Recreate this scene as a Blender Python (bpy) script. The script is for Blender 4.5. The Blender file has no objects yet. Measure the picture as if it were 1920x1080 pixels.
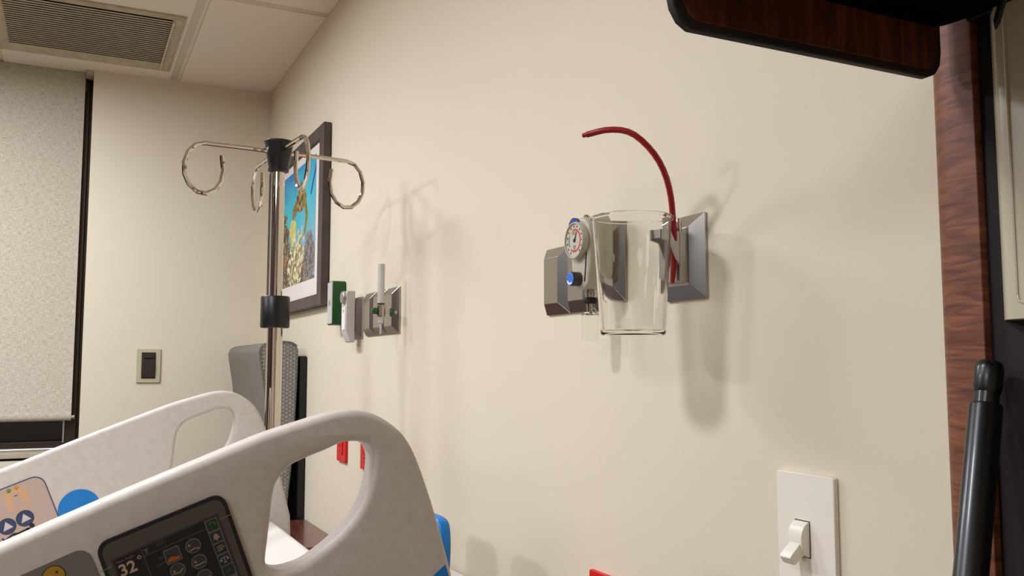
import bpy, bmesh, math, random
from mathutils import Vector, Matrix, noise
random.seed(7)
C = bpy.context.scene
COL = C.collection
R = math.radians
EYE = 1.30                      # eye height above the floor; all x,y,z below are measured from the eye point
HW = 0.70                       # head wall plane  x = HW
FW = 3.66                       # far wall plane   y = FW
CZ = 1.1235                     # ceiling height above the eye
FL = -EYE

# ------------------------------------------------------------------ camera
YAW, PIT = R(26.37), R(5.04)
FPX = 960 / math.tan(R(30))
_cy, _sy, _cp, _sp = math.cos(YAW), math.sin(YAW), math.cos(PIT), math.sin(PIT)
VR = Vector((_cy, -_sy, 0)); VF = Vector((_sy*_cp, _cy*_cp, _sp)); VU = VR.cross(VF)
cam = bpy.data.cameras.new('camera'); cam.sensor_width = 36; cam.angle = R(60); cam.clip_start = .01
co = bpy.data.objects.new('camera', cam); COL.objects.link(co)
co.location = (0, 0, EYE)
co.rotation_euler = Matrix((VR, VU, -VF)).transposed().to_euler()
C.camera = co

def ray(u, v): return VR*(u-960) + VU*(540-v) + VF*FPX
def atx(u, v, x): r = ray(u, v); return r*(x/r.x)
def aty(u, v, y): r = ray(u, v); return r*(y/r.y)
def atz(u, v, z): r = ray(u, v); return r*(z/r.z)

# ------------------------------------------------------------------ materials
def lin(c):
    return tuple(((v/255)/12.92 if v <= 10 else ((v/255+.055)/1.055)**2.4) for v in c) + (1,)
def mat(name, col, rough=.5, metal=0, spec=.5, trans=0, ior=1.45, coat=0, emit=None):
    m = bpy.data.materials.new(name); m.use_nodes = True
    b = m.node_tree.nodes['Principled BSDF']
    b.inputs['Base Color'].default_value = lin(col)
    b.inputs['Roughness'].default_value = rough
    b.inputs['Metallic'].default_value = metal
    b.inputs['Specular IOR Level'].default_value = spec
    b.inputs['Transmission Weight'].default_value = trans
    b.inputs['IOR'].default_value = ior
    b.inputs['Coat Weight'].default_value = coat
    b.inputs['Coat Roughness'].default_value = .08
    if emit:
        b.inputs['Emission Color'].default_value = lin(emit[0]); b.inputs['Emission Strength'].default_value = emit[1]
    return m
def nd(m, t, **kw):
    n = m.node_tree.nodes.new(t)
    for k, v in kw.items(): setattr(n, k, v)
    return n
def lk(m, a, b): m.node_tree.links.new(a, b)
def noisy(m, scale=(1, 1, 1), nscale=8, c1=None, c2=None, bump=0, detail=6, lo=.35, hi=.65, dist=.01, distort=0):
    """mix two colours by a stretched noise and add a fine bump"""
    b = m.node_tree.nodes['Principled BSDF']
    tc = nd(m, 'ShaderNodeTexCoord'); mp = nd(m, 'ShaderNodeMapping'); nz = nd(m, 'ShaderNodeTexNoise')
    mp.inputs['Scale'].default_value = scale
    nz.inputs['Scale'].default_value = nscale; nz.inputs['Detail'].default_value = detail
    nz.inputs['Distortion'].default_value = distort
    lk(m, tc.outputs['Object'], mp.inputs['Vector']); lk(m, mp.outputs['Vector'], nz.inputs['Vector'])
    if c1:
        rp = nd(m, 'ShaderNodeValToRGB')
        rp.color_ramp.elements[0].position = lo; rp.color_ramp.elements[1].position = hi
        rp.color_ramp.elements[0].color = lin(c1); rp.color_ramp.elements[1].color = lin(c2)
        lk(m, nz.outputs['Fac'], rp.inputs['Fac']); lk(m, rp.outputs['Color'], b.inputs['Base Color'])
    if bump:
        bp = nd(m, 'ShaderNodeBump'); bp.inputs['Strength'].default_value = bump; bp.inputs['Distance'].default_value = dist
        lk(m, nz.outputs['Fac'], bp.inputs['Height']); lk(m, bp.outputs['Normal'], b.inputs['Normal'])
    return m

M = {}
M['wall'] = noisy(mat('wall_paint', (222, 209, 185), .7, spec=.3), nscale=260, bump=.05, dist=.002, detail=2)
M['tile'] = noisy(mat('ceiling_tile', (232, 219, 202), .9, spec=.2), nscale=300, bump=.06, dist=.002, detail=2)
M['grid'] = mat('ceiling_grid', (205, 194, 174), .5)
M['ventm'] = noisy(mat('vent_enamel', (186, 172, 148), .45), nscale=30, c1=(172, 158, 134), c2=(192, 178, 154))
M['floor'] = noisy(mat('vinyl_floor', (144, 128, 110), .35), nscale=5, c1=(136, 120, 102), c2=(152, 136, 118))
M['void'] = mat('dark_void', (6, 5, 5), .9, spec=.1)
M['bronze'] = mat('bronze_window_frame', (62, 52, 42), .4, metal=.6)
M['silver'] = mat('silver_trim', (190, 186, 180), .3, metal=.9)
M['pane'] = mat('night_glass', (20, 18, 17), .03, spec=.6, trans=.6)
M['chrome'] = mat('chrome', (208, 200, 190), .06, metal=1)
M['steel'] = noisy(mat('stainless_steel', (176, 168, 160), .24, metal=1), scale=(1, 1, 30), nscale=40, bump=.02, dist=.001)
M['bracketm'] = mat('satin_steel', (176, 172, 166), .34, metal=.85)
M['black'] = mat('black_plastic', (19, 16, 15), .38)
M['matteblack'] = mat('matte_black_laminate', (6, 5, 5), .9, spec=.05)
M['edging'] = mat('black_edge_moulding', (44, 39, 35), .6, spec=.3)
M['rubber'] = mat('black_rubber', (22, 20, 19), .6)
M['rodm'] = mat('black_gloss_enamel', (11, 10, 10), .34, coat=.1)
M['darkpanel'] = mat('charcoal_panel', (40, 35, 32), .65, spec=.25)
M['cream'] = mat('cream_plastic', (196, 186, 158), .3, coat=.2)
M['ivory'] = mat('ivory_plastic', (236, 228, 210), .35)
M['almond'] = mat('almond_plastic', (190, 180, 150), .4)
M['brownsw'] = mat('brown_switch', (50, 41, 36), .3)
M['red'] = mat('red_plastic', (208, 14, 16), .4)
M['redslot'] = mat('outlet_slot', (70, 4, 6), .6)
M['redtube'] = mat('red_rubber', (150, 10, 14), .38)
M['green'] = mat('green_plastic', (12, 76, 24), .35)
M['grey'] = mat('light_grey_plastic', (196, 190, 184), .4)
M['midgrey'] = mat('mid_grey_plastic', (150, 146, 140), .4)
M['white'] = mat('white_label', (238, 234, 226), .5)
M['yellow'] = mat('yellow_print', (224, 178, 40), .5)
M['glass'] = mat('clear_glass', (252, 252, 250), .0, trans=1, ior=1.22)
M['clearplastic'] = mat('clear_plastic', (252, 252, 250), .0, trans=1, ior=1.06)
M['railm'] = noisy(mat('white_moulded_plastic', (203, 193, 183), .55, spec=.35), nscale=90, c1=(198, 187, 176), c2=(205, 195, 185), bump=.12, dist=.0006)
M['sheet'] = noisy(mat('white_sheet', (214, 206, 197), .85, spec=.2), nscale=40, bump=.15, dist=.002)
M['blue'] = mat('blue_plastic', (16, 120, 194), .4)
M['bedgrey'] = mat('bed_frame_grey', (150, 148, 146), .45)
M['vacbody'] = mat('khaki_grey_plastic', (186, 178, 158), .35)
M['dial'] = mat('dial_face', (192, 184, 166), .4)
M['ink'] = mat('dark_ink', (40, 36, 36), .5)
M['knobgrey'] = mat('knob_grey', (64, 58, 54), .45)
M['knobblue'] = mat('knob_blue', (40, 112, 200), .4)
M['deepblue'] = mat('deep_blue_plastic', (34, 66, 140), .35)
M['dialred'] = mat('dial_red', (206, 40, 34), .5)
M['dialgreen'] = mat('dial_green', (60, 130, 70), .5)
M['framem'] = noisy(mat('picture_frame_wood', (70, 58, 56), .5), scale=(1, 1, 1), nscale=20, c1=(68, 56, 54), c2=(82, 70, 66))
M['matboard'] = mat('white_mat_board', (226, 216, 208), .8)

def wood(name, c1, c2, c3, scale, rough=.25, coat=.3):
    m = mat(name, c2, rough, coat=coat)
    b = m.node_tree.nodes['Principled BSDF']
    tc = nd(m, 'ShaderNodeTexCoord'); mp = nd(m, 'ShaderNodeMapping')
    mp.inputs['Scale'].default_value = scale
    nz = nd(m, 'ShaderNodeTexNoise'); nz.inputs['Scale'].default_value = 3; nz.inputs['Detail'].default_value = 8
    nz.inputs['Distortion'].default_value = 1.2
    rp = nd(m, 'ShaderNodeValToRGB'); e = rp.color_ramp.elements
    e[0].position = .3; e[0].color = lin(c1); e[1].position = .72; e[1].color = lin(c3)
    k = e.new(.5); k.color = lin(c2)
    lk(m, tc.outputs['Object'], mp.inputs['Vector']); lk(m, mp.outputs['Vector'], nz.inputs['Vector'])
    lk(m, nz.outputs['Fac'], rp.inputs['Fac']); lk(m, rp.outputs['Color'], b.inputs['Base Color'])
    return m
M['cherry'] = wood('cherry_wood', (86, 46, 29), (118, 68, 45), (148, 90, 61), (4, 6, 46), .5, .0)
M['cherryboard'] = wood('dark_cherry_board', (52, 23, 13), (84, 38, 21), (116, 56, 31), (26, 8, 3), .5, .0)
M['reflectdark'] = wood('reflection_dark_wood', (34, 26, 22), (44, 33, 28), (54, 42, 36), (4, 3, .4), .45, .1)  # invented dark finish, only there to darken reflections in the chrome
M['walnut'] = wood('red_brown_wood', (66, 30, 22), (88, 44, 34), (104, 56, 44), (20, 3, 6), .3, .3)

# woven blind fabric
def blindmat():
    m = mat('woven_blind', (200, 192, 172), .85, spec=.2)
    b = m.node_tree.nodes['Principled BSDF']
    tc = nd(m, 'ShaderNodeTexCoord'); fac = []
    for s in ((480, 1, 60), (60, 1, 480)):
        mp = nd(m, 'ShaderNodeMapping'); mp.inputs['Scale'].default_value = s
        nz = nd(m, 'ShaderNodeTexNoise'); nz.inputs['Scale'].default_value = 1; nz.inputs['Detail'].default_value = 3
        lk(m, tc.outputs['Object'], mp.inputs['Vector']); lk(m, mp.outputs['Vector'], nz.inputs['Vector']); fac.append(nz.outputs['Fac'])
    ad = nd(m, 'ShaderNodeMath', operation='ADD'); lk(m, fac[0], ad.inputs[0]); lk(m, fac[1], ad.inputs[1])
    hf = nd(m, 'ShaderNodeMath', operation='MULTIPLY'); hf.inputs[1].default_value = .5; lk(m, ad.outputs[0], hf.inputs[0])
    rp = nd(m, 'ShaderNodeValToRGB'); e = rp.color_ramp.elements
    e[0].position = .38; e[0].color = lin((158, 149, 130)); e[1].position = .60; e[1].color = lin((196, 187, 168))
    lk(m, hf.outputs[0], rp.inputs['Fac']); lk(m, rp.outputs['Color'], b.inputs['Base Color'])
    bp = nd(m, 'ShaderNodeBump'); bp.inputs['Strength'].default_value = .4; bp.inputs['Distance'].default_value = .001
    lk(m, hf.outputs[0], bp.inputs['Height']); lk(m, bp.outputs['Normal'], b.inputs['Normal'])
    return m
M['blind'] = blindmat()

# patterned chair fabric: pale lines of a triangle lattice on grey
def latticemat():
    m = mat('triangle_pattern_fabric', (112, 112, 108), .8, spec=.2)
    b = m.node_tree.nodes['Principled BSDF']
    tc = nd(m, 'ShaderNodeTexCoord'); cur = None
    nz = nd(m, 'ShaderNodeTexNoise'); nz.inputs['Scale'].default_value = 90
    lk(m, tc.outputs['Object'], nz.inputs['Vector'])
    for ang in (0, 60, 120):
        dt = nd(m, 'ShaderNodeVectorMath', operation='DOT_PRODUCT')
        c, s = math.cos(R(ang)), math.sin(R(ang))
        dt.inputs[1].default_value = (c*92, c*92, s*92)
        lk(m, tc.outputs['Object'], dt.inputs[0])
        fr = nd(m, 'ShaderNodeMath', operation='FRACT'); lk(m, dt.outputs['Value'], fr.inputs[0])
        lt = nd(m, 'ShaderNodeMath', operation='LESS_THAN'); lt.inputs[1].default_value = .16; lk(m, fr.outputs[0], lt.inputs[0])
        if cur is None: cur = lt.outputs[0]
        else:
            mx = nd(m, 'ShaderNodeMath', operation='MAXIMUM'); lk(m, cur, mx.inputs[0]); lk(m, lt.outputs[0], mx.inputs[1]); cur = mx.outputs[0]
    mul = nd(m, 'ShaderNodeMath', operation='MULTIPLY'); lk(m, cur, mul.inputs[0]); lk(m, nz.outputs['Fac'], mul.inputs[1])
    rp = nd(m, 'ShaderNodeValToRGB'); e = rp.color_ramp.elements
    e[0].position = 0; e[0].color = lin((110, 108, 102)); e[1].position = .8; e[1].color = lin((190, 188, 180))
    lk(m, mul.outputs[0], rp.inputs['Fac']); lk(m, rp.outputs['Color'], b.inputs['Base Color'])
    return m
M['lattice'] = latticemat()
M['vinyl'] = noisy(mat('grey_chair_vinyl', (116, 111, 103), .6, spec=.3), nscale=180, c1=(110, 105, 97), c2=(122, 117, 109), bump=.2, dist=.001)

# ------------------------------------------------------------------ mesh building
class MB:
    def __init__(s): s.bm = bmesh.new(); s.mi = 0
    def _f(s, vs):
        try: f = s.bm.faces.new(vs); f.material_index = s.mi; return f
        except ValueError: return None
    def box(s, a, b):
        x0, y0, z0 = [min(p, q) for p, q in zip(a, b)]; x1, y1, z1 = [max(p, q) for p, q in zip(a, b)]
        v = [s.bm.verts.new(p) for p in ((x0,y0,z0),(x1,y0,z0),(x1,y1,z0),(x0,y1,z0),(x0,y0,z1),(x1,y0,z1),(x1,y1,z1),(x0,y1,z1))]
        for q in ((0,3,2,1),(4,5,6,7),(0,1,5,4),(1,2,6,5),(2,3,7,6),(3,0,4,7)): s._f([v[i] for i in q])
        return s
    def loft(s, rings, cap=True, closed=False):
        rv = [[s.bm.verts.new(p) for p in r] for r in rings]
        n = len(rv[0]); k = len(rv)
        for i in range(k if closed else k-1):
            A, B = rv[i], rv[(i+1) % k]
            for j in range(n): s._f([A[j], A[(j+1) % n], B[(j+1) % n], B[j]])
        if cap and not closed: s._f(rv[0][::-1]); s._f(rv[-1])
        return s
    def prism(s, poly, d0, d1, axis='y'):
        """poly of 2D points extruded from d0 to d1; axis y: (x,z), axis x: (y,z), axis z: (x,y)"""
        def P(p, d):
            return {'y': (p[0], d, p[1]), 'x': (d, p[0], p[1]), 'z': (p[0], p[1], d)}[axis]
        return s.loft([[P(p, d0) for p in poly], [P(p, d1) for p in poly]])
    def frust(s, poly0, poly1, d0, d1, axis='x'):
        def P(p, d):
            return {'y': (p[0], d, p[1]), 'x': (d, p[0], p[1]), 'z': (p[0], p[1], d)}[axis]
        return s.loft([[P(p, d0) for p in poly0], [P(p, d1) for p in poly1]])
    def lathe(s, prof, o, ax=(0, 0, 1), n=32, cap=True):
        """prof: list of (radius, distance along the axis)"""
        ax = Vector(ax).normalized(); t = Vector((1, 0, 0)) if abs(ax.x) < .9 else Vector((0, 1, 0))
        e = (t - ax*t.dot(ax)).normalized(); g = ax.cross(e); o = Vector(o)
        rings = [[o + ax*h + (e*math.cos(2*math.pi*i/n) + g*math.sin(2*math.pi*i/n))*max(r, 1e-5) for i in range(n)] for r, h in prof]
        return s.loft(rings, cap)
    def cyl(s, a, b, r, r2=None, n=24):
        a = Vector(a); b = Vector(b)
        return s.lathe([(r, 0), (r if r2 is None else r2, (b-a).length)], a, b-a, n)
    def tube(s, pts, r, n=10, closed=False):
        pts = [Vector(p) for p in pts]; rings = []; k = len(pts)
        rr = r if isinstance(r, (list, tuple)) else [r]*k
        up = None
        for i, p in enumerate(pts):
            if closed: t = (pts[(i+1) % k] - pts[i-1]).normalized()
            else: t = (pts[min(i+1, k-1)] - pts[max(i-1, 0)]).normalized()
            if up is None:
                q = Vector((0, 0, 1)) if abs(t.z) < .9 else Vector((1, 0, 0)); up = (q - t*q.dot(t)).normalized()
            else: up = (up - t*up.dot(t)).normalized()
            g = t.cross(up)
            rings.append([p + (up*math.cos(2*math.pi*j/n) + g*math.sin(2*math.pi*j/n))*rr[i] for j in range(n)])
        return s.loft(rings, True, closed)
    def merge(s, me, mw):
        base = [s.bm.verts.new(mw @ v.co) for v in me.vertices]
        for p in me.polygons: s._f([base[i] for i in p.vertices])
        return s
    def build(s, name, mats, parent=None, bevel=0, seg=2, smooth=35, origin=None, ang=30, wn=True):
        bmesh.ops.remove_doubles(s.bm, verts=s.bm.verts, dist=1e-6)
        bmesh.ops.recalc_face_normals(s.bm, faces=s.bm.faces)
        co_ = [v.co for v in s.bm.verts]
        lo = Vector([min(c[i] for c in co_) for i in range(3)]); hi = Vector([max(c[i] for c in co_) for i in range(3)])
        cen = Vector(origin) if origin else (lo+hi)/2
        if parent is None and not origin: cen.z = lo.z
        for v in s.bm.verts: v.co -= cen
        me = bpy.data.meshes.new(name); s.bm.to_mesh(me); s.bm.free()
        for m in (mats if isinstance(mats, (list, tuple)) else [mats]): me.materials.append(M[m] if isinstance(m, str) else m)
        if smooth:
            me.polygons.foreach_set('use_smooth', [True]*len(me.polygons)); me.set_sharp_from_angle(angle=R(smooth))
        o = bpy.data.objects.new(name, me); COL.objects.link(o)
        w = cen + Vector((0, 0, EYE))
        o['w'] = tuple(w)
        if parent: o.parent = parent; o.location = w - Vector(parent['w'])
        else: o.location = w
        if bevel:
            b = o.modifiers.new('bevel', 'BEVEL'); b.width = bevel; b.segments = seg; b.limit_method = 'ANGLE'; b.angle_limit = R(ang)
            b.harden_normals = bool(smooth)
        return o
def tag(o, label=None, cat=None, group=None, kind=None):
    if label: o['label'] = label
    if cat: o['category'] = cat
    if group: o['group'] = group
    if kind: o['kind'] = kind
    return o
def thing(name, loc, label, cat, group=None):
    o = bpy.data.objects.new(name, None); COL.objects.link(o)
    w = Vector(loc) + Vector((0, 0, EYE)); o.location = w; o['w'] = tuple(w); o.empty_display_size = .05
    return tag(o, label, cat, group)
def structure(o): o['kind'] = 'structure'; return o
def rrect(x0, z0, x1, z1, r, n=4):
    p = []
    for cx, cz, a0 in ((x1-r, z1-r, 0), (x0+r, z1-r, 90), (x0+r, z0+r, 180), (x1-r, z0+r, 270)):
        for i in range(n+1):
            a = R(a0 + 90*i/n); p.append((cx + r*math.cos(a), cz + r*math.sin(a)))
    return p
def circ(cx, cz, r, n=24, rz=None): return [(cx + r*math.cos(2*math.pi*i/n), cz + (rz or r)*math.sin(2*math.pi*i/n)) for i in range(n)]
def smooth_path(pts, k=6, closed=False):
    """Catmull-Rom through 2D or 3D points"""
    pts = [Vector(p) for p in pts]; n = len(pts); out = []
    for i in range(n if closed else n-1):
        g = lambda j: pts[j % n] if closed else pts[max(0, min(n-1, j))]
        a, b, c, d = g(i-1), g(i), g(i+1), g(i+2)
        for s_ in range(k):
            t = s_/k
            out.append(.5*((2*b) + (c-a)*t + (2*a-5*b+4*c-d)*t*t + (3*b-a-3*c+d)*t**3))
    if not closed: out.append(pts[-1])
    return out
def plate_mesh(outer, holes, depth, bevel, res=4):
    """filled 2D outline with holes, given thickness and rounded rims (local x,y in plane, z thickness)"""
    cu = bpy.data.curves.new('outline', 'CURVE'); cu.dimensions = '2D'; cu.fill_mode = 'BOTH'
    cu.extrude = depth/2 - bevel; cu.bevel_depth = bevel; cu.bevel_resolution = res; cu.offset = -bevel
    for loop in [outer] + holes:
        sp = cu.splines.new('POLY'); sp.points.add(len(loop)-1); sp.use_cyclic_u = True
        for p, q in zip(sp.points, loop): p.co = (q[0], q[1], 0, 1)
    o = bpy.data.objects.new('outline', cu); COL.objects.link(o)
    dg = bpy.context.evaluated_depsgraph_get(); me = bpy.data.meshes.new_from_object(o.evaluated_get(dg))
    bpy.data.objects.remove(o); bpy.data.curves.remove(cu)
    return me
def text_mesh(body, size, bold=0):
    cu = bpy.data.curves.new('lettering', 'FONT'); cu.body = body; cu.size = size; cu.offset = bold; cu.extrude = .0002; cu.resolution_u = 3
    cu.align_x = 'LEFT'
    o = bpy.data.objects.new('lettering', cu); COL.objects.link(o)
    dg = bpy.context.evaluated_depsgraph_get(); me = bpy.data.meshes.new_from_object(o.evaluated_get(dg))
    bpy.data.objects.remove(o); bpy.data.curves.remove(cu)
    return me

# ------------------------------------------------------------------ the room
LX, BY = -2.9, -2.2             # left wall, back wall
structure(MB().box((LX, BY, FL-.05), (HW+.1, FW+.3, FL)).build('floor', 'floor'))
structure(MB().box((HW, BY, FL), (HW+.1, FW+.3, CZ+.1)).build('wall_right', 'wall'))
structure(MB().box((LX-.1, BY, FL), (LX, FW+.3, CZ+.1)).build('wall_left', 'reflectdark'))  # out of view; made dark so the chrome pole reflects dark stripes
structure(MB().box((LX, BY-.1, FL), (HW, BY, CZ+.1)).build('wall_back', 'wall'))
WX = .0365                      # right side of the window opening
WS = -.333                      # bottom of the window opening
w = MB()
w.box((WX, FW, FL), (HW, FW+.25, CZ+.1))
w.box((LX, FW, FL), (WX, FW+.25, WS))
w.box((LX, FW, WS), (-1.95, FW+.25, CZ+.1))
structure(w.build('wall_far', 'wall'))
structure(MB().box((LX-.1, FW+.25, FL), (HW+.1, FW+.3, CZ+.1)).build('wall_outer', 'void'))

d1 = MB().box((LX, .7, FL), (LX+.04, 1.75, .82)).build('reflection_door_1', 'walnut', None, bevel=.003); structure(d1)  # unseen, added on the left wall as a dark shape for chrome reflections
MB().tube([(LX+.04, .8, -.28), (LX+.085, .8, -.28), (LX+.085, .92, -.28)], .009).build('reflection_door_handle', 'silver', d1)
# ceiling: lay-in tiles between T bars
XB = [.3205 - .61*i for i in range(7)]
YB = [2.742 + 1.22*i for i in (-4, -3, -2, -1, 0)]
tl = MB(); gr = MB()
xs = sorted(XB) + [HW+.013]; xs = [LX-.3] + xs
ys = [BY-.3] + YB + [FW+.06]
def tile(x0, x1, y0, y1):
    tl.box((x0+.023, y0+.018, CZ), (x1-.013, y1-.018, CZ+.02))
    tl.box((x0+.011, y0+.008, CZ+.006), (x1-.008, y1-.008, CZ+.026))
for i in range(len(xs)-1):
    for j in range(len(ys)-1):
        a, b = max(xs[i], LX), xs[i+1]
        tile(a, b, max(ys[j], BY), ys[j+1])
structure(tl.build('ceiling', 'tile', bevel=.002, seg=1))
for x in XB: gr.box((x-.0125, BY, CZ+.0055), (x+.0125, FW+.1, CZ+.032))
for y in YB: gr.box((LX, y-.0105, CZ+.0055), (HW, y+.0105, CZ+.032))
gr.box((LX, BY, CZ+.033), (HW, FW+.25, CZ+.04))
structure(gr.build('trim_1', 'grid', smooth=0))
bs = MB(); bs.box((HW-.012, BY, FL), (HW, FW, FL+.1)); structure(bs.build('baseboard_right', 'brownsw'))
bs = MB(); bs.box((LX, FW-.012, FL), (HW-.012, FW, FL+.1)); structure(bs.build('baseboard_far', 'brownsw'))

# return-air grille in the ceiling
vx0, vx1, vy0, vy1 = -.2676, .2935, 2.953, 3.532
v = thing('ceiling_vent', (.013, 3.24, CZ), 'rectangular ceiling air grille with dark gaps between long thin louvres', 'vent')
f = MB(); zt = CZ - .012
def ringframe(mb, o, i_, z0, z1):
    (a0, b0, a1, b1), (c0, d0, c1, d1) = o, i_
    A = [(a0,b0),(a1,b0),(a1,b1),(a0,b1)]; B = [(c0,d0),(c1,d0),(c1,d1),(c0,d1)]
    for k in range(4):
        p, q, r_, s_ = A[k], A[(k+1) % 4], B[(k+1) % 4], B[k]
        mb.loft([[(p[0],p[1],CZ-.001),(q[0],q[1],CZ-.001),(r_[0],r_[1],CZ-.001),(s_[0],s_[1],CZ-.001)],
                 [(p[0],p[1],z0),(q[0],q[1],z0),(r_[0],r_[1],z1),(s_[0],s_[1],z1)]])
ringframe(f, (vx0, vy0, vx1, vy1), (vx0+.012, vy0+.012, vx1-.012, vy1-.03), CZ-.006, CZ-.013)
ringframe(f, (vx0+.012, vy0+.012, vx1-.012, vy1-.03), (vx0+.034, vy0+.034, vx1-.036, vy1-.078), CZ-.013, CZ-.006)
f.build('frame', 'ventm', v, smooth=0)
MB().box((vx0+.02, vy0+.02, CZ-.0045), (vx1-.02, vy1-.06, CZ-.002)).build('backing', 'void', v)
lv = MB(); n = 23; sy0, sy1 = vy0+.036, vy1-.08
for i in range(n):
    y = sy0 + (sy1-sy0)*(i+.5)/n; h = (sy1-sy0)/n*.365
    lv.loft([[(x, y-h, CZ-.0095), (x, y-h, CZ-.0085), (x, y+h, CZ-.0068), (x, y+h, CZ-.0078)] for x in (vx0+.034, vx1-.037)])
lv.build('louvres', 'ventm', v, smooth=0)
MB().box((vx1-.0395, sy0-.002, CZ-.017), (vx1-.0345, sy1+.03, CZ-.004)).build('damper_lip', 'grid', v)

# window with a roller blind
wy = FW+.105
wn = tag(MB().box((-1.95, wy+.02, WS), (WX, wy+.026, CZ+.03)).build('window_1', 'pane', origin=(-.95, wy+.02, WS)), None)
structure(wn)
fr = MB()
fr.box((-.013, wy-.03, WS), (.026, wy+.03, CZ+.02)); fr.box((-1.95, wy-.03, WS), (-1.9, wy+.03, CZ+.02))
fr.box((-1.9, wy-.03, CZ-.05), (-.013, wy+.03, CZ+.02))
fr.box((-1.9, wy-.02, WS), (-.013, wy+.03, WS+.055))
fr.box((.026, wy-.012, WS), (WX, wy+.03, CZ+.02))
fr.build('window_frame', 'bronze', wn, bevel=.002)
MB().box((-.018, wy-.036, WS+.05), (-.0125, wy-.029, CZ-.08)).build('jamb_bead', 'silver', wn)
MB().box((.0095, FW+.002, CZ-.02), (WX-.001, wy-.04, CZ+.002)).build('head_trim', 'ventm', wn)
sl = MB(); sl.box((-1.94, FW+.004, WS+.004), (WX-.002, wy-.02, WS+.022)); sl.build('window_sill', 'ventm', wn, bevel=.001)
MB().box((-1.94, FW-.0008, WS-.003), (WX-.002, FW+.02, WS+.004)).build('sill_gasket', 'void', wn)
sl = MB(); sl.cyl((-1.9, wy-.03, WS+.03), (-.0, wy-.03, WS+.027), .0065); sl.build('sill_bead', 'silver', wn)
rb = thing('roller_blind', (-.9, FW+.05, -.2), 'oatmeal woven roller blind drawn down over the dark window', 'blind')
bx = .0088; by = FW+.045; bz = -.2
prof = [(by, CZ-.004), (by, bz+.03)]
pts = [(by-.001, CZ+.004), (by-.001, bz+.034), (by-.008, bz+.026), (by-.0115, bz+.012), (by-.008, bz+.002), (by, bz-.001),
       (by+.008, bz+.002), (by+.0115, bz+.012), (by+.008, bz+.026), (by+.001, bz+.034), (by+.001, CZ+.004)]
MB().prism(pts, -1.9, bx, 'x').build('blind_fabric', 'blind', rb, smooth=60)
MB().lathe([(.0068, 0), (.0068, .010), (.0095, .010), (.0095, .0115)], (bx-.001, by, bz+.0125), (1, 0, 0)).build('hem_bar', 'silver', rb)
MB().box((-1.9, by+.004, CZ-.075), (bx+.006, by+.04, CZ-.004)).build('roller', 'bronze', rb)

# ------------------------------------------------------------------ framed picture (flat print of a reef)
py0, py1, pz0, pz1 = 2.672, 3.522, .187, .756
pc = thing('framed_picture', (HW, (py0+py1)/2, pz0), 'dark framed underwater photograph of a turtle over a coral reef', 'picture')
f = MB(); fw_ = .068; dp = .026
A = [(py0,pz0),(py1,pz0),(py1,pz1),(py0,pz1)]; B = [(py0+fw_,pz0+fw_*.55),(py1-fw_,pz0+fw_*.55),(py1-fw_,pz1-fw_*.55),(py0+fw_,pz1-fw_*.55)]
for k in range(4):
    p, q, r_, s_ = A[k], A[(k+1) % 4], B[(k+1) % 4], B[k]
    f.loft([[(HW-.002,*p),(HW-.002,*q),(HW-.002,*r_),(HW-.002,*s_)], [(HW-dp,*p),(HW-dp,*q),(HW-dp+.004,*r_),(HW-dp+.004,*s_)]])
f.build('frame', 'framem', pc, bevel=.0015, seg=1)
mb_ = MB().box((HW-.012, py0+.05, pz0+.03), (HW-.003, py1-.05, pz1-.03)); mb_.build('mat_board', 'matboard', pc)
iy0, iy1, iz0, iz1 = 2.813, 3.381, .283, .688
NX, NZ = 190, 136
me = bpy.data.meshes.new('print'); vs = []; fs = []; cols = []
def st(u, v): p = atx(u, v, HW-.013); return ((iy1-p.y)/(iy1-iy0), (p.z-iz0)/(iz1-iz0))
def mixc(a, b, t): t = max(0, min(1, t)); return tuple(x+(y-x)*t for x, y in zip(a, b))
def seg_d(p, a, b):
    ax, ay = a; bx_, by_ = b; dx, dy = bx_-ax, by_-ay
    t = max(0, min(1, ((p[0]-ax)*dx+(p[1]-ay)*dy)/(dx*dx+dy*dy+1e-9)))
    return math.hypot(p[0]-ax-t*dx, (p[1]-ay-t*dy)*.72), t
T = {k: st(*q) for k, q in dict(shell=(564.5, 374), fl0=(573, 384), fl1=(575, 405), fl2=(571, 435), f2a=(557, 385), f2b=(551, 400),
     s0=(596, 296), s1=(590, 325), s2=(583.5, 360), cor=(552, 500), cor2=(562, 470), spo=(549, 437), bush=(579, 478), head=(566, 352)).items()}
def fb(x, y, sc, o=0): return noise.fractal(Vector((x*sc+o, y*sc, o*3.1)), 1.0, 2.0, 5)
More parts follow.
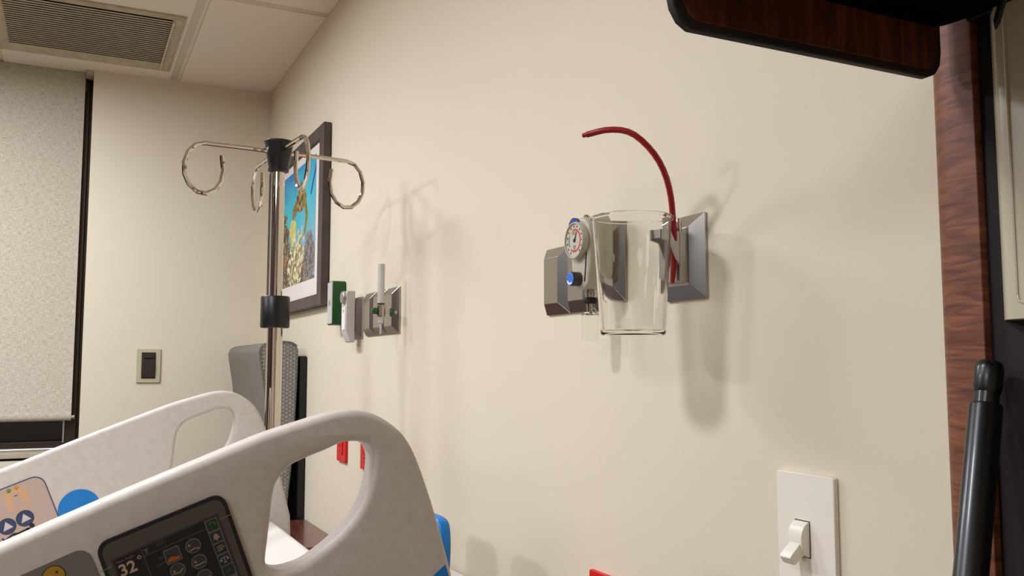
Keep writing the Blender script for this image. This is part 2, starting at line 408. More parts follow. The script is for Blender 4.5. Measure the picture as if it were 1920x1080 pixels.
def paint(s, t):
    n1 = fb(s, t, 3, 2); n2 = fb(s, t, 9, 5); n3 = fb(s, t, 34, 9)
    c = mixc((36, 176, 200), (22, 196, 208), .5+n1)
    c = mixc(c, (10, 104, 190), (t-.72)*2.4 + (.35-s)*.6 + n2*.35)
    c = mixc(c, (138, 176, 190), (.6-t)*2.0 + (s-.45)*.8 + n1*.4)
    # thin dark blue streak near the right edge
    d1, k1 = seg_d((s, t), T['s0'], T['s1']); d2, k2 = seg_d((s, t), T['s1'], T['s2'])
    if min(d1, d2) < .017: c = mixc(c, (38, 50, 142), .92)
    # reef
    top = .60 - .62*s + .10*n1 + .16*n2 + (.34 if s < .12 else .34*max(0, 1-(s-.12)/.22))
    if t < top:
        c = mixc((58, 46, 32), (128, 108, 70), .5 + n2*1.1 + n3*.9)
        c = mixc(c, (86, 92, 92), (s-.45)*1.8 + n2*.6)
        if n3 > .28: c = mixc(c, (196, 180, 130), .7)
        if n2 > .33 and n3 < 0: c = mixc(c, (176, 62, 48), .6)
    def blob(k, rx, ry, ca, cb, sc, wob):
        nonlocal c
        a, b = T[k]; m_ = fb(s, t, sc, 4)
        if ((s-a)/rx)**2 + ((t-b)/ry)**2 < 1 + wob*m_: c = mixc(ca, cb, .5 + m_*1.4)
    blob('bush', .14, .20, (74, 74, 78), (146, 132, 126), 26, .8)
    blob('spo', .09, .12, (196, 180, 84), (226, 214, 130), 6, .3)
    blob('cor2', .10, .16, (120, 104, 60), (222, 208, 160), 26, 1.5)
    blob('cor', .16, .22, (112, 96, 58), (236, 224, 178), 30, 1.2)
    # turtle
    a, b = T['shell']
    for p_, q_, w_ in (('fl0', 'fl1', .030), ('fl1', 'fl2', .024), ('f2a', 'f2b', .045)):
        d_, _k = seg_d((s, t), T[p_], T[q_])
        if d_ < w_: c = mixc((156, 132, 50), (92, 76, 34), .4+n3)
    if ((s-T['head'][0])/.07)**2 + ((t-T['head'][1])/.055)**2 < 1: c = mixc((120, 100, 58), (66, 54, 34), .5+n3)
    if ((s-a)/.135)**2 + ((t-b)/.105)**2 < 1:
        vd = noise.voronoi(Vector((s*16, t*12, .3)))[0]; e_ = vd[1]-vd[0]
        c = mixc((196, 168, 96), (66, 52, 24), e_*3)
        if s > a+.05: c = mixc(c, (160, 132, 52), .6)
    return c
for j in range(NZ+1):
    for i in range(NX+1):
        s, t = i/NX, j/NZ
        vs.append((0, -(s-.5)*(iy1-iy0), t*(iz1-iz0))); cols.extend(lin([max(0, min(255, q)) for q in paint(s, t)]))
for j in range(NZ):
    for i in range(NX):
        a = j*(NX+1)+i; fs.append((a, a+1, a+NX+2, a+NX+1))
me.from_pydata(vs, [], fs)
at_ = me.color_attributes.new('print_colour', 'FLOAT_COLOR', 'POINT'); at_.data.foreach_set('color', cols)
mp_ = mat('reef_print', (128, 128, 128), .45); vc = nd(mp_, 'ShaderNodeVertexColor'); vc.layer_name = 'print_colour'
lk(mp_, vc.outputs['Color'], mp_.node_tree.nodes['Principled BSDF'].inputs['Base Color'])
me.materials.append(mp_)
o = bpy.data.objects.new('print', me); COL.objects.link(o); o.parent = pc
o.location = Vector((HW-.0128, (iy0+iy1)/2, iz0+EYE)) - Vector(pc['w'])

# ------------------------------------------------------------------ far wall rocker plate
t = thing('rocker_switch', (.266, FW, -.064), 'almond wall plate with a dark brown rocker on the far wall', 'switch')
x0, x1, z0, z1 = .2225, .3085, -.0625, .0665
MB().prism(rrect(x0, z0, x1, z1, .004), FW-.007, FW, 'y').build('plate', 'almond', t, bevel=.002)
MB().box((x0+.018, FW-.0085, z0+.016), (x1-.018, FW-.005, z1-.014)).build('surround', 'brownsw', t, bevel=.0008)
rk = MB(); a, b = x0+.021, x1-.021
rk.loft([[(x, FW-.008, z0+.02), (x, FW-.0125, z0+.02), (x, FW-.0165, z0+.060), (x, FW-.0105, z0+.094), (x, FW-.008, z0+.095)] for x in (a, b)])
rk.box((a+.002, FW-.0165, z0+.094), (b-.002, FW-.012, z0+.106))
rk.build('rocker', 'brownsw', t, bevel=.0006)

# ------------------------------------------------------------------ armchair in the corner
ay0, ay1 = 2.935, 3.575
ch = thing('armchair', (.25, 3.25, FL), 'high-backed grey patient armchair with triangle patterned sides in the corner', 'chair')
prof = [(.575, -.8), (.583, -.45), (.578, -.22), (.560, -.06), (.545, .03), (.546, .056), (.56, .072), (.60, .080), (.645, .078), (.665, .066), (.673, .035),
        (.669, -.12), (.660, -.3), (.645, -.48), (.632, -.8)]
bk = MB(); bk.prism([tuple(q) for q in smooth_path(prof, 3)], ay0, ay1, 'y')
for f_ in bk.bm.faces:
    f_.normal_update(); f_.material_index = 0
bko = bk.build('backrest', ['vinyl', 'lattice'], ch, bevel=.012, seg=3, smooth=50)
for p in bko.data.polygons:
    if abs(p.normal.y) > .8 or (p.normal.x > .3): p.material_index = 1
pp_ = MB(); pp_.tube([(a_[0], ay0-.001, a_[1]) for a_ in smooth_path(prof[1:10], 3)], .0028, 6); pp_.build('seam_piping', 'vinyl', ch)
MB().box((.676, ay0-.004, FL+.12), (.6965, ay1, .033)).build('back_panel', 'black', ch, bevel=.001)
MB().prism(rrect(-.02, -.98, .60, -.82, .03), ay0+.07, ay1-.07, 'y').build('seat', 'vinyl', ch, bevel=.02, seg=3)
for yy in (ay0, ay1-.07):
    am = MB().prism(rrect(-.02, -.74, .60, -.69, .02), yy, yy+.07, 'y').build('armrest', 'walnut', ch, bevel=.008)
    MB().box((.0, yy+.01, FL+.05), (.58, yy+.06, -.74)).build('side_panel', 'lattice', ch, bevel=.006)
for xx in (.02, .56):
    for yy in (ay0+.035, ay1-.035): MB().cyl((xx, yy, FL), (xx, yy, FL+.06), .018).build('leg', 'black', ch)
MB().box((.01, ay0+.06, FL+.08), (.6, ay1-.06, -.98)).build('seat_base', 'lattice', ch)

# ------------------------------------------------------------------ bedside cabinet
cb = thing('bedside_cabinet', (.45, 2.68, FL), 'bedside cabinet with red-brown wood top against the wall beside the bed', 'cabinet')
ty0, ty1, tz = 2.45, 2.903, -.49
MB().prism(rrect(.20, ty0, HW-.003, ty1, .012), tz-.028, tz, 'z').build('cabinet_top', 'walnut', cb, bevel=.004)
MB().box((.23, ty0+.02, FL+.06), (HW-.005, ty1-.02, tz-.028)).build('body', 'walnut', cb, bevel=.002)
MB().box((.26, ty0+.04, FL), (HW-.03, ty1-.04, FL+.06)).build('plinth', 'black', cb)
for k in range(3):
    za = FL+.09+k*.22
    d = MB().box((.214, ty0+.03, za), (.2298, ty1-.03, za+.21)).build('drawer', 'walnut', cb, bevel=.003)
    MB().tube([(.214, 2.60, za+.15), (.196, 2.60, za+.15), (.196, 2.75, za+.15), (.214, 2.75, za+.15)], .005).build('handle', 'steel', d)

# ------------------------------------------------------------------ IV pole
ix, iy = .4035, 2.002
iv = thing('iv_pole', (ix, iy, FL), 'chrome intravenous drip pole with four looped hooks and black collar', 'pole')
MB().cyl((ix, iy, FL+.08), (ix, iy, .122), .0173, n=32).build('lower_tube', 'chrome', iv, smooth=40)
MB().cyl((ix, iy, .05), (ix, iy, .445), .0147, n=32).build('upper_tube', 'chrome', iv, smooth=40)
MB().lathe([(.0305, 0), (.032, .0035), (.0316, .0675), (.030, .070)], (ix, iy, .085), n=40).build('clamp_collar', 'black', iv)
hb = MB().lathe([(.0196, 0), (.0227, .0018), (.0233, .007), (.0218, .0076), (.0316, .0660), (.0334, .0685), (.0325, .0705), (.009, .072)], (ix, iy, .436), n=40)
hb.build('hub', 'black', iv)
for k in range(4):
    a = R(185.5) + k*math.pi/2
    d = Vector((math.cos(a), math.sin(a), 0)); z0 = .482
    Rr = .2045; rx, rz = .0415, .0555; cx = Rr-rx; cz = z0-rz
    pts = [(.016, z0), (.07, z0+.001), (cx-.018, z0)]
    NN = 10
    for i in range(NN+1):
        th = R(90 - 270*i/NN); pts.append((cx + rx*math.cos(th), cz + rz*math.sin(th)))
    pts.append((cx-rx*.93, cz+.020)); pts.append((cx-rx*.90, cz+.032))
    MB().tube([Vector((ix, iy, 0)) + d*p[0] + Vector((0, 0, p[1])) for p in pts], .0050, 8).build('hook', 'chrome', iv, smooth=25)
bs = MB(); bs.lathe([(.045, 0), (.045, .03), (.025, .05)], (ix, iy, FL+.065)); bs.build('base_hub', 'chrome', iv)
for k in range(5):
    a = R(72*k+236); d = Vector((math.cos(a), math.sin(a), 0)); o_ = Vector((ix, iy, FL))
    lg = MB().tube([o_+d*.03+Vector((0,0,.085)), o_+d*.19+Vector((0,0,.065))], .012, 8).build('leg', 'chrome', iv)
    sd = Vector((-d.y, d.x, 0)); cen = o_+d*.19+Vector((0,0,.026))
    MB().cyl(cen-sd*.009, cen+sd*.009, .026).build('caster', 'rubber', lg)

# ------------------------------------------------------------------ hospital bed
bed = thing('hospital_bed', (-.5, 1.62, FL), 'hospital bed with raised white side rails, control panels and white mattress', 'bed')
NY, FY, TH = 1.0, 1.893, .040
top = [(0, 1026), (120, 973), (250, 917), (375, 865), (440, 838), (503, 813), (566, 792.5), (616, 777), (654, 770), (685, 771), (717, 783), (748, 805),
       (767, 828), (783, 859.6), (802, 912), (821, 973), (840, 1042), (849, 1078)]
top = [(aty(u, v_, NY).x, aty(u, v_, NY).z) for u, v_ in top]
outer = [tuple(q) for q in smooth_path(top, 4)]
outer += [(0.4338, -0.3105), (0.4356, -0.3510), (0.4230, -0.3825), (0.3870, -0.4005), (0.1800, -0.4680), (-0.0900, -0.5670), (-0.2700, -0.6300), (-0.3330, -0.6345), (-0.3690, -0.6120), (-0.3870, -0.5670), (-0.3825, -0.4500), (-0.3690, -0.3600), (-0.3420, -0.3105), (-0.2970, -0.2682)]
hol = [(660, 828), (641, 831), (610, 845), (578, 858), (547, 873), (530, 890), (519, 907), (513, 929), (508, 973), (503, 1017), (499.5, 1045), (501, 1060), (513, 1069),
       (534, 1069), (569, 1058), (599, 1038), (634, 1009), (663, 977), (684, 941), (695, 906), (700, 876), (700, 852), (693, 837), (680, 829)]
hol = [tuple(q) for q in smooth_path([(aty(u, v_, NY).x, aty(u, v_, NY).z) for u, v_ in hol], 3, True)]
rme = plate_mesh(outer, [hol], TH, .008, 5)
def rail(y, dx, name='side_rail'):
    mb = MB(); mb.merge(rme, Matrix(((1, 0, 0, dx), (0, 0, -1, y+TH/2), (0, 1, 0, 0), (0, 0, 0, 1))))
    return mb.build(name, 'railm', bed, smooth=40)
near = rail(NY, 0); far = rail(FY, -.0108)
near['label'] = 'near side rail with the touchscreen'; far['label'] = 'far side rail with the blue dot'

class Decal:
    """flat marks on a plane y = Y facing the eye; coordinates (a along the top edge, b down) measured on that plane"""
    def __init__(s, tl_, tr_, Y, dx=0):
        s.Y = Y; s.K = .9; p = aty(*tl_, Y); q = aty(*tr_, Y); s.o = Vector((p.x, p.z)); e = Vector((q.x, q.z)) - s.o
        s.w = e.length/s.K; s.e1 = e.normalized(); s.e2 = Vector((s.e1.y, -s.e1.x)); s.mb = MB(); s.mats = []; s.lay = 0
    def ab(s, u, v_): p = aty(u, v_, s.Y); d = Vector((p.x, p.z)) - s.o; return (d.dot(s.e1)/s.K, d.dot(s.e2)/s.K)
    def xz(s, a, b): p = s.o + (s.e1*a + s.e2*b)*s.K; return (p.x, p.y)
    def m(s, name):
        if name not in s.mats: s.mats.append(name)
        s.mb.mi = s.mats.index(name)
    def poly(s, pts, m, l0, l1):
        s.m(m); s.mb.prism([s.xz(*p) for p in pts], s.Y-l0, s.Y-l1, 'y')
    def disc(s, a, b, r, m, l0, l1, n=24): s.poly(circ(a, b, r, n), m, l0, l1)
    def rect(s, a0, b0, a1, b1, m, l0, l1, r=.0005): s.poly(rrect(a0, b0, a1, b1, r), m, l0, l1)
    def bar(s, p, q, w_, m, l0, l1):
        p = Vector(p); q = Vector(q); d = (q-p).normalized(); n_ = Vector((-d.y, d.x))*w_/2
        s.poly([p+n_, q+n_, q-n_, p-n_], m, l0, l1)
    def text(s, body, a, b, size, m, l, bold=0):
        s.m(m); me_ = text_mesh(body, size*s.K, bold); x, z = s.xz(a, b)
        mw = Matrix(((s.e1.x, -s.e2.x, 0, x), (0, 0, -1, s.Y-l), (s.e1.y, -s.e2.y, 0, z), (0, 0, 0, 1)))
        s.mb.merge(me_, mw); bpy.data.meshes.remove(me_)
def cm(name, c, rough=.4):
    if name not in M: M[name] = mat(name, c, rough)
    return name
# touchscreen
D = Decal((176, 1021), (417, 921.5), NY)
W_ = D.w; H_ = .125
ts = Decal((176, 1021), (417, 921.5), NY)
ts.rect(0, 0, W_, H_, 'rubber', -.002, .004, .014)
cm('bezel_grey', (76, 70, 64), .55); cm('screen_dark', (17, 12, 15), .5)
ts.rect(.0045, .0045, W_-.0045, H_-.0045, 'bezel_grey', .004, .0046, .011)
bezel = ts.mb.build('touchscreen', ts.mats, near, smooth=0)
sc = Decal((206.5, 1048), (406.7, 960.8), NY)
SW = sc.w; SH = .088
cm('screen_edge', (58, 48, 42)); cm('column_grey', (96, 92, 90)); cm('icon_dark', (52, 50, 54)); cm('icon_gold', (150, 128, 84)); cm('icon_navy', (30, 37, 44))
cm('icon_green', (48, 112, 24)); cm('icon_tan', (150, 128, 102)); cm('text_tan', (176, 146, 126)); cm('text_dim', (112, 92, 92)); cm('icon_orange', (164, 78, 28)); cm('icon_teal', (26, 50, 28)); cm('icon_rim', (104, 98, 98)); cm('hair_line', (78, 74, 78))
sc.rect(0, 0, SW, SH, 'screen_edge', .0046, .0050)
sc.rect(.0022, .0022, SW-.0022, SH-.002, 'screen_dark', .0050, .0053)
a, b = sc.ab(381, 978); colx = a
sc.rect(colx, .0028, SW-.0026, SH-.003, 'column_grey', .0053, .0055)
a0, b0 = sc.ab(264, 1029); a1, b1 = sc.ab(281, 1076)
sc.bar((a0, .003), (a0, SH-.003), .0008, 'hair_line', .0053, .0055)
a2, b2 = sc.ab(270, 1041)
sc.bar((a0, b2), (colx, b2), .0007, 'hair_line', .0053, .0055)
a, b = sc.ab(226.5, 1080); sc.text('32', a, b, .0185, 'text_tan', .0055, .0004)
a, b = sc.ab(260.5, 1043); sc.poly(circ(a, b, .0021), 'text_tan', .0053, .0056); sc.disc(a, b, .0011, 'screen_dark', .0056, .0058)
a, b = sc.ab(217.0, 1056.5); sc.text('Head Angle', a, b, .0042, 'text_dim', .0055)
a, b = sc.ab(273.5, 1032); sc.rect(a-.0035, b-.0035, a+.0035, b+.0035, 'icon_navy', .0053, .0056)
sc.bar((a, b-.002), (a, b+.0025), .0012, 'icon_rim', .0056, .0058); sc.bar((a-.002, b-.002), (a+.002, b-.002), .0012, 'icon_rim', .0056, .0058)
a, b = sc.ab(293, 1023.5); sc.text('BED', a, b, .006, 'hair_line', .0055)
# round function icons with a little bed line in each
for k, (u, v_) in enumerate(((361, 1021.7), (372.3, 1051), (332.5, 1067.5), (382.5, 1079), (343, 1096), (393, 1108))):
    a, b = sc.ab(u, v_); r = .0086
    sc.disc(a, b, r, 'icon_rim', .0053, .0055); sc.disc(a, b, r*.88, 'icon_dark', .0055, .0057)
    tl_ = (-.35, .0, .3, .15, .35, .1)[k]
    sc.bar((a-r*.7, b+r*(.35-tl_*.5)), (a+r*.1, b+r*.35), .0012, 'icon_gold', .0057, .0059)
    sc.bar((a+r*.1, b+r*.35), (a+r*.72, b+r*(.3-tl_)), .0012, 'icon_gold', .0057, .0059)
    sc.disc(a-r*.45, b-r*.15+tl_*r*.3, r*.16, 'icon_gold', .0057, .0059, 12)
a, b = sc.ab(323, 1039); q = .0088
sc.rect(a-q, b-q, a+q, b+q, 'icon_rim', .0053, .0055, .002); sc.rect(a-q*.88, b-q*.88, a+q*.88, b+q*.88, 'icon_dark', .0055, .0057, .0018)
sc.poly([(a-q*.8, b+q*.75), (a-q*.7, b+q*.25), (a-q*.1, b+q*.05), (a+q*.2, b+q*.3), (a+q*.75, b+q*.4), (a+q*.7, b+q*.75)], 'icon_orange', .0057, .0059)
sc.poly([(a-q*.75, b-q*.05), (a-q*.7, b-q*.45), (a-q*.1, b-q*.3), (a-q*.15, b)], 'icon_teal', .0057, .0059)
sc.bar((a-q*.1, b+q*.1), (a+q*.7, b-q*.5), .0012, 'icon_teal', .0057, .0059)
a, b = sc.ab(297, 1050); sc.text('30°', a, b, .0055, 'hair_line', .0055)
a, b = sc.ab(293, 1062); sc.text('Limit', a, b, .0055, 'hair_line', .0055)
for k, (u, v_) in enumerate(((396.5, 983), (404, 1005), (412, 1026), (419.8, 1047), (427.5, 1067.5))):
    a, b = sc.ab(u, v_); q = .0062
    sc.rect(a-q, b-q, a+q, b+q, 'icon_teal' if k == 0 else 'icon_navy', .0055, .0057, .0008)
    if k == 0:
        for i in range(8):
            t0, t1 = R(-200+i*28), R(-200+(i+1)*28)
            sc.bar((a+.0034*math.cos(t0), b+.0034*math.sin(t0)), (a+.0034*math.cos(t1), b+.0034*math.sin(t1)), .0014, 'icon_green', .0057, .0059)
        sc.poly([(a-.0045, b-.001), (a-.0015, b-.001), (a-.003, b+.002)], 'icon_green', .0057, .0059)
    elif k == 1:
        sc.poly([(a-.0042, b+.002), (a-.003, b+.0005), (a-.0022, b-.003), (a, b-.0042), (a+.0022, b-.003), (a+.003, b+.0005), (a+.0042, b+.002)], 'icon_tan', .0057, .0059)
        sc.disc(a, b+.003, .0012, 'icon_tan', .0057, .0059, 10)
    elif k == 2:
        for i, (l_, o_) in enumerate(((.0035, 0), (.0042, .001), (.003, -.0005))): sc.bar((a-l_+o_, b-.0025+i*.0024), (a+l_+o_, b-.003+i*.0024), .001, 'icon_gold', .0057, .0059)
    elif k == 3:
        sc.bar((a, b-.003), (a, b+.003), .001, 'icon_tan', .0057, .0059); sc.bar((a-.004, b-.0028), (a+.004, b-.0028), .0008, 'icon_tan', .0057, .0059)
        for s_ in (-1, 1): sc.poly([(a+s_*.0038-.0018, b), (a+s_*.0038, b-.0024), (a+s_*.0038+.0018, b), (a+s_*.0038, b+.0012)], 'icon_tan', .0057, .0059)
        sc.bar((a-.002, b+.0032), (a+.002, b+.0032), .001, 'icon_tan', .0057, .0059)
    else:
        sc.bar((a-.003, b+.002), (a+.003, b-.002), .001, 'hair_line', .0057, .0059)
sc.mb.build('screen_display', sc.mats, near, smooth=0)
cm('seam_tan', (120, 108, 90))
for pq in (((410, 973), (431, 963.5)), ((190, 1070), (209, 1060))):      # thin seams on the bezel either side of the screen
    tb = Decal((176, 1021), (417, 921.5), NY)
    tb.bar(tb.ab(*pq[0]), tb.ab(*pq[1]), .001, 'seam_tan', .0046, .0048)
    tb.mb.build('bezel_seam', tb.mats, near, smooth=0)
# grey nurse panel with a yellow symbol, lower left
gp = Decal((20, 1087), (142, 1032.5), NY)
cm('panel_grey', (118, 108, 104)); cm('gold_print', (176, 132, 30))
gp.rect(-.10, 0, gp.w+.012, .10, 'panel_grey', -.001, .0012, .014)
a, b = gp.ab(101, 1080); gp.disc(a, b, .0118, 'ink', .0012, .0014); gp.disc(a, b, .0108, 'gold_print', .0014, .0016)
gp.disc(a+.004, b-.003, .0013, 'ink', .0016, .0018, 12)
gp.mb.build('caregiver_panel', gp.mats, near, smooth=0)
# blue corner decal
bp_ = MB(); bp_.prism([(aty(u, v_, NY).x, aty(u, v_, NY).z) for u, v_ in ((808, 1083), (835, 1058.5), (842, 1083), (846, 1110), (800, 1110))], NY+.001, NY-.0006, 'y')
bp_.build('corner_decal', 'blue', near, smooth=0)
# far rail: control panel and dot
fp = Decal((0, 917.5), (64, 892.5), FY)
cm('panel_pink', (186, 162, 148)); cm('panel_line', (70, 76, 112)); cm('btn_navy', (52, 62, 96)); cm('btn_pale', (200, 190, 184)); cm('print_orange', (206, 162, 124)); cm('dot_green', (110, 142, 50)); cm('dot_gold', (206, 140, 30))
fw2 = fp.ab(76, 892)[0]+.004
fp.rect(-.13, 0, fw2, .26, 'panel_line', -.001, .0010, .022)
fp.rect(-.128, .0022, fw2-.0022, .2578, 'panel_pink', .0010, .0014, .020)
for (u, v_), c_ in (((16.3, 920), 'dot_green'), ((30.4, 914), 'dot_gold')):
    a, b = fp.ab(u, v_); fp.disc(a, b, .0042, c_, .0014, .0017, 16)
a, b = fp.ab(32, 936.5); q = .0205
fp.rect(a-q, b-q, a+q, b+q, 'print_orange', .0014, .0017)
fp.disc(a+.0005, b-.004, .0052, 'panel_pink', .0017, .0019); fp.poly([(a-.008, b-.0075), (a+.009, b-.0075), (a+.007, b-.0135), (a-.006, b-.0135)], 'panel_pink', .0017, .0019)
fp.poly([(a-.0135, b+.017), (a-.012, b+.005), (a-.004, b+.0015), (a+.004, b+.0015), (a+.012, b+.005), (a+.0135, b+.017)], 'panel_pink', .0017, .0019)
fp.poly([(a-.0016, b+.003), (a+.0016, b+.003), (a, b+.013)], 'print_orange', .0019, .0021)
for u, v_ in ((13.5, 987), (47, 971.5)):
    a, b = fp.ab(u, v_); r = .0165
    fp.disc(a, b, r, 'ink', .0014, .0018); fp.disc(a, b, r*.93, 'btn_navy', .0018, .0022)
    fp.poly([(a+.0, b-r*.62), (a+r*.62, b+r*.32), (a-r*.55, b+r*.42)], 'btn_pale', .0022, .0025)
a, b = fp.ab(60, 985); fp.disc(a, b, .0048, 'ink', .0014, .0018)
P_ = [fp.ab(*q_) for q_ in ((4, 1000), (10, 1003), (24, 992), (40, 987), (54, 979))]
P_ = [fp.ab(*q_) for q_ in ((4, 1010), (10, 1014), (24, 1002), (37, 1000.5), (54, 992))]
for i in range(4): fp.bar(P_[i], P_[i+1], (.003, .0042, .0055, .0072)[i], 'ink', .0014, .0018)
fp.disc(P_[4][0], P_[4][1], .0036, 'ink', .0014, .0018); fp.disc(P_[3][0], P_[3][1], .003, 'ink', .0014, .0018)
fp.mb.build('patient_control_panel', fp.mats, far, smooth=0)
c_ = aty(149, 954, FY); MB().prism(circ(c_.x, c_.z, .0365, 40, .0365), FY+.001, FY-.0008, 'y').build('blue_dot', 'blue', far, smooth=0)
# mattress (head section raised), deck, headboard, base
sl_ = .364; xh, zh = 0.3811, -0.3114
nx, nz = -math.sin(math.atan(sl_)), math.cos(math.atan(sl_))
kx = -0.3420; kz = zh - sl_*(xh-kx)
MB().prism([(xh, zh), (kx, kz), (-1.3950, kz-0.0045), (-1.3950, kz-0.1395), (kx+0.0270, kz-0.1395), (xh+0.0495, zh-0.1305)], 1.0485, 1.8765, 'y').build('mattress', 'sheet', bed, bevel=0.0108, seg=4)
MB().prism([(xh+0.0450, zh-0.1350), (kx+0.0270, kz-0.1440), (-1.3950, kz-0.1440), (-1.3950, kz-0.1800), (kx+0.0360, kz-0.1800), (xh+0.0540, zh-0.1710)], 1.0530, 1.8720, 'y').build('mattress_deck', 'bedgrey', bed, bevel=0.0036)
hbq = [(1.0800, -0.7200), (1.8000, -0.7200), (1.8000, -0.3600), (1.7640, -0.3195), (1.7100, -0.3123), (1.1700, -0.3123), (1.0800, -0.3600)]
hb_ = MB().prism([(1.0980, -0.7200), (1.7370, -0.7200), (1.7370, -0.3600), (1.7100, -0.3168), (1.1250, -0.3168), (1.0980, -0.3600)], 0.5265, 0.5535, 'x').build('headboard', 'railm', bed, bevel=0.0072, seg=3)
for yc in (1.3905, 1.5750):
    g_ = smooth_path([(yc-0.0630, -0.3240), (yc-0.0670, -0.2880), (yc-0.0639, -0.2583), (yc-0.0495, -0.2421), (yc, -0.2403), (yc+0.0495, -0.2421), (yc+0.0639, -0.2583), (yc+0.0670, -0.2880), (yc+0.0630, -0.3240)], 3)
    MB().prism([tuple(q) for q in g_], 0.5292, 0.5508, 'x').build('push_handle', 'blue', bed, bevel=0.0072, seg=3)
bf = MB(); bf.box((-1.3500, 1.1250, FL+0.1800), (0.4500, 1.1880, FL+0.2430)); bf.box((-1.3500, 1.7370, FL+0.1800), (0.4500, 1.8000, FL+0.2430)); bf.box((-1.3500, 1.1880, FL+0.1800), (-1.2780, 1.7370, FL+0.2430)); bf.box((0.3780, 1.1880, FL+0.1800), (0.4500, 1.7370, FL+0.2430))
bf.box((-1.0350, 1.3500, FL+0.2430), (-0.9000, 1.5750, kz-0.1800)); bf.box((0.0180, 1.3500, FL+0.2430), (0.1530, 1.5750, kz-0.0900)); bf.box((0.4230, 1.2150, FL+0.2430), (0.5265, 1.7100, FL+0.4050)); bf.box((0.4950, 1.1700, FL+0.3600), (0.5256, 1.7100, FL+0.5400))
bf.build('base_frame', 'bedgrey', bed, bevel=0.0036)
for xx in (-1.26, .378):
    for yy in (1.156, 1.768): MB().cyl((xx, yy-.015, FL+.0625), (xx, yy+.015, FL+.0625), .0625, n=28).build('caster', 'rubber', bed); MB().box((xx-.02, yy-.024, FL+.06), (xx+.02, yy+.024, FL+.2)).build('caster_fork', 'steel', bed)
for y0_, y1_ in ((NY+TH-.002, 1.0710), (1.8630, FY+.004)):
    MB().box((-0.1800, y0_, -0.5940), (-0.0900, y1_, -0.5220)).build('rail_arm', 'bedgrey', bed); MB().box((0.1800, y0_, -0.5220), (0.2700, y1_, -0.4320)).build('rail_arm', 'bedgrey', bed)

# ------------------------------------------------------------------ wall service consoles
def console(name, ymin, n, wmod, z0, z1, label, depth=.018, cat='wall plate'):
    t = thing(name, (HW, ymin + n*wmod/2, z0), label, cat, None)
    bd = .0155
    for k in range(n):
        a, b = ymin + k*wmod + .0002, ymin + (k+1)*wmod - .0002
        mb = MB()
        mb.box((HW-.004, a, z0), (HW-.0002, b, z1))
        mb.frust([(a, z0), (b, z0), (b, z1), (a, z1)], [(a+bd, z0+bd+.002), (b-bd, z0+bd+.002), (b-bd, z1-bd-.002), (a+bd, z1-bd-.002)], HW-.004, HW-depth, 'x')
        mb.build('cover', 'steel', t, smooth=0, bevel=.0006, seg=1)
    return t
cO = console('gas_outlet_plate', 2.009, 3, .088, .079, .1905, 'three-bay stainless outlet plate behind the green-knobbed flowmeter')
cG = console('gas_outlet_plate', 2.309, 1, .082, .075, .187, 'small stainless outlet plate behind the grey handset device')
cL = console('gas_outlet_plate', 1.0455, 3, .0766, .0825, .1905, 'three-bay stainless outlet plate behind the round vacuum gauge')
cR = console('gas_outlet_plate', .8665, 1, .082, .0838, .1905, 'stainless outlet plate behind the red tube, nearest the toggle switch')

# green knobbed oxygen flowmeter on the far plate
yo = 2.128; q = atx(714, 590, .645); ox, oy = q.x, q.y
fm = thing('oxygen_flowmeter', (ox, oy, .10), 'grey tube flowmeter with two green knobs on the wall plate', 'flowmeter')
MB().lathe([(.0082, 0), (.0082, .092), (.0078, .093)], (ox, oy, .146), n=24).build('flow_tube', 'grey', fm)
MB().lathe([(.0086, 0), (.0086, .0035)], (ox, oy, .1435), n=24).build('ring', 'green', fm)
MB().lathe([(.008, 0), (.0102, .003), (.0102, .026), (.008, .029)], (ox, oy, .1145), n=24).build('valve_body', 'steel', fm)
MB().lathe([(.002, 0), (.0028, .024), (.006, .026), (.0066, .034), (.0072, .04)], (ox, oy, .0745), n=20).build('hose_barb', 'grey', fm)
MB().cyl((ox+.009, oy, .1265), (HW-.016, oy, .1265), .0042).build('wall_stem', 'steel', fm)
kp = MB().lathe([(.0065, 0), (.0078, .0015), (.0078, .0115), (.0065, .013)], (ox-.0095, oy, .1285), (-1, 0, 0), 18).build('knob', 'green', fm)
MB().lathe([(.0088, 0), (.0104, .002), (.0104, .0065), (.0088, .0085)], (ox+.0225, oy, .1265), (1, 0, 0), 18).build('knob', 'green', fm)

# grey wall handset
gd = thing('call_handset', (.675, 2.36, .063), 'grey wall handset with silver knob and white label strip', 'handset')
gy0, gy1 = 2.325, 2.372
MB().prism([(.6815, .203), (.660, .203), (.656, .196), (.656, .094), (.668, .064), (.6815, .064)], gy0, gy1, 'y').build('body', 'grey', gd, bevel=.003)
MB().lathe([(.0172, 0), (.0172, .006), (.0155, .008)], (.656, 2.343, .185), (-1, 0, 0), 28).build('knob', 'bracketm', gd)
lb = MB(); lb.box((.6545, gy0+.006, .098), (.656, gy1-.01, .158)); lbo = lb.build('label_strip', 'white', gd)
MB().prism(circ(gy0+.02, .149, .0055, 16, .005), .6539, .6546, 'x').build('label_dot', 'yellow', lbo, smooth=0)

# green box
gb = thing('green_dispenser', (.68, 2.51, .117), 'green plastic box with pale front panel beside the picture frame', 'box')
MB().prism(rrect(2.482, .1175, 2.54, .2435, .007), .660, HW, 'x').build('body', 'green', gb, bevel=.004, seg=3)
fpn = MB().prism(rrect(2.4835, .121, 2.531, .240, .003), .6585, .6610, 'x').build('front_panel', 'grey', gb, bevel=.0008)
MB().prism(circ(2.509, .181, .0095, 20, .008), .6577, .6590, 'x').build('button', 'midgrey', fpn, smooth=0)

